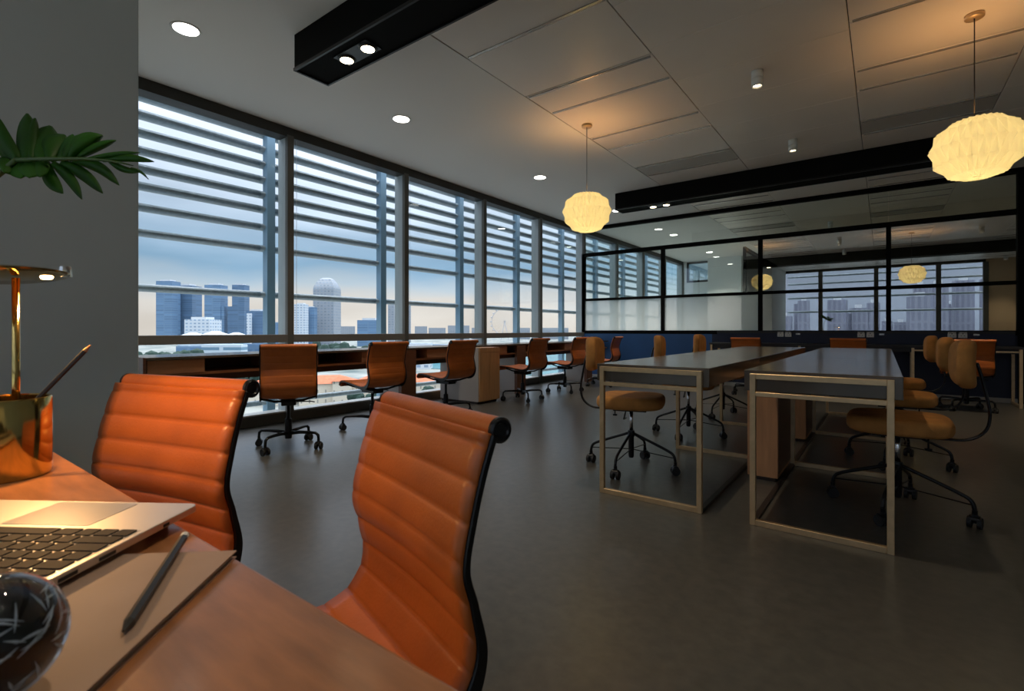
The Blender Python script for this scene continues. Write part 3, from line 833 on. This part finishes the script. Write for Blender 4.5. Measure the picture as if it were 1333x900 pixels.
# notebook
A = Vector((-.524, .236, DZ)); bd = Vector((.66, -.75, 0)); bw = Vector((-.75, -.66, 0))
t = thing('notebook', 'tan softcover notebook lying under the pencil and the laptop corner', 'notebook', A)
def bb(a0, a1, b0, b1, z0, z1):
    m = MB(); m.grid([[tuple(bw * a + bd * b + Vector((0, 0, z))) for a, b in ((a0, b0), (a1, b0), (a1, b1), (a0, b1))] for z in (z0, z1)], True, True); return m
bb(0, .148, 0, .25, 0, .0012).build('back_cover', M['paper'], t)
bb(.003, .145, .003, .247, .0012, .0060).build('pages', M['paperin'], t)
bb(0, .148, 0, .25, .0060, .0072).build('front_cover', M['paper'], t)

# glass globe paperweight
gc = Vector((-.427, .050, DZ + .0072 + .0375))
t = thing('glass_paperweight', 'dark glass globe with white streaks at the lower left corner', 'paperweight', gc)
gm = bpy.data.materials.new('clear_smoky_glass'); gm.use_nodes = True; b = gm.node_tree.nodes['Principled BSDF']
inp(b, 'Base Color', (.72, .80, .86, 1)); inp(b, 'Roughness', .02); inp(b, 'Transmission Weight', 1); inp(b, 'IOR', 1.5)
def sph(r, n=40, m=24): return [(max(.0005, r * math.sin(math.pi * k / m)), -r * math.cos(math.pi * k / m)) for k in range(m + 1)]
MB().lathe(sph(.0375), 40).build('glass_globe', gm, t, smooth=True)
MB().lathe(sph(.024), 24).build('dark_core', mat('ink_core', (.004, .006, .010), .25), t, smooth=True)
wm = mat('white_streak', (.55, .66, .75), .4)
st = MB(); rnd = random.Random(3)
for k in range(90):
    a = rnd.uniform(0, 6.28); zc = rnd.uniform(-.8, .85); rr = math.sqrt(1 - zc * zc); q = Vector((rr * math.cos(a), rr * math.sin(a), zc))
    tn = q.cross(Vector((rnd.uniform(-1, 1), rnd.uniform(-1, 1), 1))).normalized()
    L_ = rnd.uniform(.003, .009)
    pts = [(q + tn * (s * L_ / .026)).normalized() * .0262 for s in (-1, -.5, 0, .5, 1)]
    st.tube(pts, [.0001, .0004, .0007, .0004, .0001], 6)
tag(st.build('white_streaks', wm, t), kind='stuff')

# ================================================================ MONSTERA LEAF
def crop(x, y, d): return sight(x / 6.348, 130 + y / 6.348, d)
plant = thing('monstera_leaf_plant', 'dark green split monstera leaf reaching in from the left, before the grey wall', 'plant', (-1.50, .05, DZ))
PL = Vector((-1.50, .05, DZ))
lobes = [ # root, tip, width(px of crop), depth change, sideways bow
    ((150, 495), (-60, 110), 95, .05, -40), ((130, 500), (-60, 330), 90, .03, 20), ((205, 495), (225, 112), 105, .08, 10), ((255, 495), (290, 150), 90, .07, -30),
    ((320, 495), (420, 215), 150, .08, 0), ((400, 495), (540, 290), 120, .07, -30), ((500, 490), (605, 285), 70, .05, 10), ((560, 480), (850, 295), 88, .03, -40), ((520, 490), (760, 300), 80, .04, -30),
    ((640, 480), (960, 335), 56, .02, -15), ((720, 490), (1158, 437), 34, .0, -10), ((850, 500), (1272, 512), 46, -.02, -25), ((900, 505), (1150, 600), 40, -.01, 20), ((1080, 560), (1225, 655), 16, -.02, -15),
    ((100, 505), (30, 600), 150, -.04, 0), ((160, 505), (170, 650), 150, -.06, 0), ((260, 505), (240, 645), 150, -.07, 0), ((330, 500), (330, 640), 110, -.06, 0),
    ((370, 510), (520, 775), 90, -.05, 30), ((430, 520), (678, 822), 66, -.05, -30), ((500, 515), (850, 772), 72, -.04, -30), ((600, 500), (985, 705), 66, -.02, -50)]
mb = MB()
for (rx, ry), (tx, ty), wd, dz, bow in lobes:
    d0 = 1.02; wd *= 1.45 if ty < ry and wd > 60 else 1.15
    dx, dy = tx - rx, ty - ry; ll = math.hypot(dx, dy); nx, ny = -dy / ll, dx / ll
    rows = []; K = 10
    for k in range(K + 1):
        f = k / K; cx = rx + dx * f + nx * bow * math.sin(math.pi * f); cy = ry + dy * f + ny * bow * math.sin(math.pi * f)
        hw = wd / 2 * (.45 + .75 * math.sin(math.pi * min(1, f * .9 + .08)) ) * (1 if f < .72 else max(.05, math.sqrt(max(0, 1 - ((f - .72) / .29) ** 2))))
        dd = d0 + dz * f ** 1.4
        rows.append([crop(cx + nx * hw * g, cy + ny * hw * g, dd + .012 * abs(g) ** 1.5 * (1 if wd > 60 else .6)) - PL for g in (-1, -.5, 0, .5, 1)])
    mb.grid(rows)
lf = mb.build('leaf_blade', M['leaf'], plant, smooth=True)
sm = lf.modifiers.new('solid', 'SOLIDIFY'); sm.thickness = .0012
mid = [crop(x, y, 1.015) - PL for x, y in ((120, 500), (300, 492), (500, 490), (700, 488), (850, 500), (1000, 520), (1100, 545))]
MB().tube(mid, [.005, .0045, .004, .0032, .0025, .002, .001], 8).build('midrib', M['leafr'], plant, smooth=True)
pet = [crop(130, 500, 1.015) - PL, crop(60, 560, 1.01) - PL, crop(-40, 640, 1.0) - PL, crop(-400, 900, .97) - PL, Vector((.02, .02, .42)), Vector((0, 0, .20))]
MB().tube(spline(pet, 4), .0055, 8).build('petiole', M['leafr'], plant, smooth=True)
v = MB().lathe([(.001, 0), (.045, 0), (.07, .03), (.075, .09), (.05, .16), (.028, .20), (.030, .24), (.024, .24), (.022, .2), (.04, .15), (.001, .03)], 28).build('vase', M['soil'], plant); smooth_angle(v, 60)

# ================================================================ CITY OUTSIDE
GZ = -25.0
gmat = mat('city_ground', (.10, .15, .15), .8, c2=(.34, .34, .31), scale=.035, detail=6, var=.3)
tag(MB().box(-1600, 1500, -1500, 2500, GZ - 1, GZ).build('ground', gmat), kind='structure')
wmat = mat('harbour_water', (.04, .17, .19), .25, var=.15, scale=.02)
tag(MB().box(-560, -150, 235, 900, GZ, GZ + .3).build('harbour_water', wmat), 'teal strip of water beyond the garden, seen through the far windows', 'water', kind='stuff')
F = {
 'blue': facade_mat('blue_glass_facade', (.13, .22, .34), (.085, .16, .27), 30, 4, .22),
 'blue2': facade_mat('dark_blue_facade', (.09, .16, .26), (.06, .115, .20), 30, 4, .22),
 'white': facade_mat('white_facade', (.55, .60, .66), (.20, .28, .38), 5, 4, .3),
 'grey': facade_mat('grey_stone_facade', (.27, .30, .34), (.15, .19, .24), 6, 5, .3),
 'strip': facade_mat('white_striped_facade', (.50, .60, .68), (.10, .18, .25), 60, 3.6, .3),
 'cream': facade_mat('cream_facade', (.62, .56, .46), (.20, .19, .17), 2.6, 3.3, .34),
 'lilac': facade_mat('lilac_apartment_facade', (.22, .23, .29), (.15, .16, .215), 2.4, 30, .02),
}
roofm = mat('pale_flat_roof', (.55, .58, .60), .7); redroof = mat('red_tile_roof', (.50, .15, .07), .8, var=.15, scale=1)
treem = mat('tree_foliage', (.018, .045, .035), .9, var=.4, scale=.6)
lawn = mat('hedge_green', (.05, .13, .04), .9, var=.3, scale=.8)
road = mat('pale_road', (.50, .50, .47), .8)
def tower(p0, p1, ytop, d, fm, label, depth=.8, steps=None, ybase=None, plant_room=True, name='office_tower'):
    w = (p1 - p0) / FPX * d; c = sight((p0 + p1) / 2, 430, d); h = .95 + (430 - ytop) / FPX * d - GZ
    t = thing(name, label, 'building', (c.x, c.y, GZ), AZ)
    MB().box(-w / 2, w / 2, 0, w * depth, 0, h).build('facade', fm, t)
    if plant_room: MB().box(-w * .3, w * .3, w * .1, w * depth * .8, h, h + w * .10).build('roof_plant_room', roofm, t)
    for (a, b, yt) in steps or []:
        hh = .95 + (430 - yt) / FPX * d - GZ; xx0 = (a - (p0 + p1) / 2) / FPX * d; xx1 = (b - (p0 + p1) / 2) / FPX * d
        MB().box(xx0, xx1, w * .05, w * depth, 0, hh).build('stepped_wing', fm, t)
    return t
tower(203, 224, 366, 900, F['blue'], 'tall blue glass tower at the far left of the skyline')
tower(224, 250, 372, 930, F['blue2'], 'darker blue tower directly joined to the leftmost tower', steps=[(226, 240, 404)])
tower(266, 287, 371, 900, F['blue'], 'blue tower just right of the white-topped block', steps=[(287, 291, 399)])
tower(302, 318, 371, 900, F['blue2'], 'slim dark blue tower with a lower left step', steps=[(296, 302, 399)])
tower(320, 342, 405, 700, F['blue2'], 'short dark block with white edge strips', plant_room=True)
tower(321, 326, 408, 690, F['white'], 'thin white stair tower before the short dark block', plant_room=False)
tower(240, 273, 416, 600, F['white'], 'low white block with a frame of square windows')
tower(383, 397, 396, 800, F['white'], 'white stepped tower left of the domed tower')
tower(397, 409, 400, 820, F['blue'], 'bluish slab right behind the white stepped tower')
tower(465, 493, 417, 800, F['blue'], 'broad low blue office block right of the domed tower')
tower(357, 362, 420, 800, F['blue'], 'narrow blue block seen beside the sunshade post')
tower(505, 513, 397, 1000, F['grey'], 'thin grey tower beside the second mullion')
tower(528, 534, 396, 1000, F['grey'], 'thin grey tower at the left of the third window')
# domed tower
d = 850; c = sight(421, 430, d); wd = 27 / FPX * d; t = thing('domed_tower', 'grey tower with a tapering domed crown in the second window', 'building', (c.x, c.y, GZ), AZ)
h = .95 + 54 / FPX * d - GZ
MB().box(-wd / 2, wd / 2, 0, wd, 0, h).build('facade', F['grey'], t)
MB().grid([[(sx * wd * k / 2, wd / 2 + sy * wd * k / 2, z) for sx, sy in ((-1, -1), (1, -1), (1, 1), (-1, 1))] for k, z in ((1.0, h), (.95, h + 4), (.8, h + 10), (.55, h + 17), (.3, h + 20))], True, True).build('domed_crown', F['grey'], t)
# low waterfront roofs
for i, (a, b, y) in enumerate(((231, 262, 433), (262, 290, 431), (290, 317, 433))):
    d = 520; c = sight((a + b) / 2, 430, d); w = (b - a) / FPX * d; z = .95 + (430 - y) / FPX * d - GZ
    t = thing('tent_roof_pavilion', ['white peaked roof pavilion at the left of the waterfront', 'white peaked roof pavilion in the middle of the waterfront', 'white peaked roof pavilion at the right of the waterfront'][i], 'pavilion', (c.x, c.y, GZ), AZ)
    MB().box(-w / 2, w / 2, 0, 12, 0, z - 4).build('facade', F['strip'], t)
    MB().grid([[(-w / 2, -1, z - 4), (w / 2, -1, z - 4), (w / 2, 13, z - 4), (-w / 2, 13, z - 4)], [(-w * .1, 5, z), (w * .1, 5, z), (w * .1, 7, z), (-w * .1, 7, z)]], True, True).build('peaked_roof', roofm, t)
tower(262, 314, 449, 260, F['strip'], 'white horizontally striped block below the window rail', name='striped_block', depth=.3, plant_room=False)
tower(229, 262, 451, 300, F['blue'], 'teal glass block left of the striped block, below the rail', name='glass_block', depth=.4, plant_room=False)
tower(316, 344, 448, 280, F['blue2'], 'dark blue block right of the striped block, below the rail', name='glass_block', depth=.4, plant_room=False)
tower(520, 560, 447, 330, F['white'], 'low white shed beyond the second chair', name='white_shed', depth=.5, plant_room=False)
tower(556, 600, 449, 420, F['blue'], 'low teal-roofed hall beyond the third window chair', name='low_hall', depth=.4, plant_room=False)
# far treeline / low skyline
sk = [(540, 556, 425), (558, 580, 427), (583, 611, 424), (614, 626, 427), (676, 690, 427), (706, 740, 427), (440, 462, 425), (366, 380, 429)]
for i, (a, b, y) in enumerate(sk):
    o = tower(a, b, y, 1400, F['grey'], 'low hazy block on the horizon ' + ['at the left of the third window', 'in the middle of the third window', 'at the right of the third window', 'just left of the third mullion', 'just right of the observation wheel', 'in the fifth window', 'left of the broad blue office block', 'behind the first sunshade post'][i], name='distant_block', plant_room=False, depth=.04); o['group'] = 'low hazy blocks on the horizon'
# ferris wheel
d = 1300; c = sight(657, 419, d); r = 17 / FPX * d
t = thing('ferris_wheel', 'big observation wheel on the horizon in the fourth window', 'ferris wheel', (c.x, c.y, GZ), AZ)
zc = c.z - GZ; wheelm = mat('wheel_white_steel', (.45, .45, .48), .5)
ring = [(r * math.cos(2 * math.pi * k / 48), 0, zc + r * math.sin(2 * math.pi * k / 48)) for k in range(49)]
MB().tube(ring, .8, 6, cap=False).build('rim', wheelm, t)
MB().tube([(0, -6, zc), (0, 6, zc)], 2.2, 10).build('hub', wheelm, t)
for k in range(20):
    a = 2 * math.pi * k / 20
    MB().tube([(0, 0, zc), (r * math.cos(a), 0, zc + r * math.sin(a))], .18, 4).build('spoke', wheelm, t)
    MB().lathe([(.3, -2.2), (1.6, -1.2), (1.6, 1.2), (.3, 2.2)], 8, ((r + 2.6) * math.cos(a), 0, zc + (r + 2.6) * math.sin(a)), axis='x').build('capsule', wheelm, t)
for s in (-1, 1):
    MB().tube([(0, s * 4, zc), (-10, s * 16, 0)], .8, 6).tube([(0, s * 4, zc), (10, s * 16, 0)], .8, 6).build('support_leg', wheelm, t)
# colonial building
def hip(t, x0, x1, y0, y1, z, hh):
    m = MB(); k = min(x1 - x0, y1 - y0) / 2 * .9
    m.grid([[(x0 - .6, y0 - .6, z), (x1 + .6, y0 - .6, z), (x1 + .6, y1 + .6, z), (x0 - .6, y1 + .6, z)], [(x0 + k, y0 + k, z + hh), (x1 - k, y0 + k, z + hh), (x1 - k, y1 - k, z + hh), (x0 + k, y1 - k, z + hh)]], True, True)
    return m.build('hip_roof', redroof, t)
d = 172; c = sight(450, 430, d)
t = thing('colonial_building', 'cream colonial building with orange-red hip roofs below the window desk', 'building', (c.x, c.y, GZ), AZ + .25)
MB().box(-15, 3, 0, 12, 0, 7.6).build('facade', F['cream'], t); hip(t, -15, 3, 0, 12, 7.6, 2.4)
MB().box(-4, 2, -3, 1, 0, 8.6).build('entrance_block', F['cream'], t); hip(t, -4, 2, -3, 1, 8.6, 1.5)
MB().box(3, 34, 4, 14, 0, 7.0).build('side_wing', F['cream'], t); hip(t, 3, 34, 4, 14, 7.0, 2.4)
MB().box(-34, -17, 5, 16, 0, 6.5).build('left_wing', F['cream'], t); hip(t, -34, -17, 5, 16, 6.5, 2.2)
# roads, lawn, trees
c = sight(470, 430, 140)
tag(MB().box(-60, 60, -3, 3, 0, .05).build('street', road), 'pale street curving before the colonial building', 'street', kind='stuff').location = (c.x, c.y, GZ + .01)
bpy.data.objects['street'].rotation_euler = (0, 0, AZ + .15)
def tree(px_, d, s, m=treem):
    pass
ico = None
def blob(seed, n=16):
    rn = random.Random(seed); m = MB()
    for q in range(n):
        a = rn.uniform(0, 6.28); rr = rn.uniform(0, .62); z = rn.uniform(.35, 1.05); r = rn.uniform(.28, .46)
        m.lathe([(max(.01, r * math.sin(math.pi * k / 5)) * rn.uniform(.85, 1.1), -r * math.cos(math.pi * k / 5)) for k in range(6)], 7, (rr * math.cos(a), rr * math.sin(a), z))
    return m
protos = []
for s in range(3):
    t = thing('garden_tree', 'dark round-crowned tree below the window line', 'tree')
    blob(s).build('crown', treem, t); MB().tube([(0, 0, 0), (0, 0, .6)], .05, 6).build('trunk', M['walnutd'], t)
    protos.append([t, True])
spots = []
rn = random.Random(11)
for p in range(186, 262, 15): spots.append((p, rn.uniform(225, 245), rn.uniform(10, 13)))
for p in range(270, 350, 16): spots.append((p, 235, rn.uniform(5, 6.5)))
for p in range(412, 525, 16): spots.append((p, rn.uniform(330, 380), rn.uniform(11, 15)))
for p in (462, 490, 508): spots.append((p, 160, 5))
for p in range(560, 780, 28): spots.append((p, rn.uniform(150, 175), rn.uniform(4, 7)))
for p in range(390, 440, 10): spots.append((p, rn.uniform(125, 130), 3))
for i, (p, d, s) in enumerate(spots):
    pt = protos[i % 3]; o = pt[0] if pt[1] else copy_tree(pt[0]); pt[1] = False
    c = sight(p, 430, d); o.location = (c.x, c.y, GZ); o.scale = (s * .8, s * .8, s); o.rotation_euler = (0, 0, i * 1.3)
    k_ = 0 if p < 262 else 1 if p < 400 else 2 if d > 300 else 3 if d > 145 and p < 520 else 4 if p > 540 else 5
    o['label'] = ['dark tree of the waterfront row, under the first window rail at the left', 'low dark tree in front of the white striped block', 'hazy park tree beyond the second window, under the rail', 'small tree standing before the colonial building', 'small tree seen low beneath the far part of the window desk', 'little garden tree under the first chairs, by the clipped hedge'][k_]
    o['group'] = ['waterfront row trees', 'trees before the striped block', 'hazy park trees', 'trees before the colonial building', 'trees under the far windows', 'little garden trees'][k_]
for i, (p, d, L_) in enumerate(((395, 128, 10), (470, 150, 22), (500, 138, 14), (700, 150, 30), (740, 190, 30))):
    c = sight(p, 430, d)
    o = MB().box(-L_ / 2, L_ / 2, -2, 2, 0, 1.6).build('hedge', lawn, bevel=.6); o.location = (c.x, c.y, GZ); o.rotation_euler = (0, 0, AZ + .2)
    tag(o, ['short clipped hedge at the left of the garden, seen beside the first chair', 'long clipped hedge before the colonial building', 'clipped hedge right of the long one, behind the second chair', 'clipped hedge under the fourth window', 'far hedge under the fifth window'][i], 'hedge', 'clipped garden hedges')
# apartment towers behind the rear windows (mirrored in the partition)
rn = random.Random(5); first = None
for i in range(22):
    x = -64 + i * 6.0 + rn.uniform(-2, 2); y = -rn.uniform(300, 420)
    h = rn.uniform(31, 44) if x < 14 else rn.uniform(42, 56)
    t = thing('apartment_tower', 'hazy lilac apartment tower behind the camera, mirrored in the partition glass', 'building', (x, y, GZ), rn.uniform(-.2, .2), 'apartment towers mirrored in the glass')
    w = rn.uniform(5, 9)
    MB().box(-w / 2, w / 2, -w / 2, w / 2, 0, h).build('facade', F['lilac'], t)
    MB().box(-w * .2, w * .2, -w * .2, w * .2, h, h + 2).build('roof_plant_room', roofm, t)
bpy.context.view_layer.update()
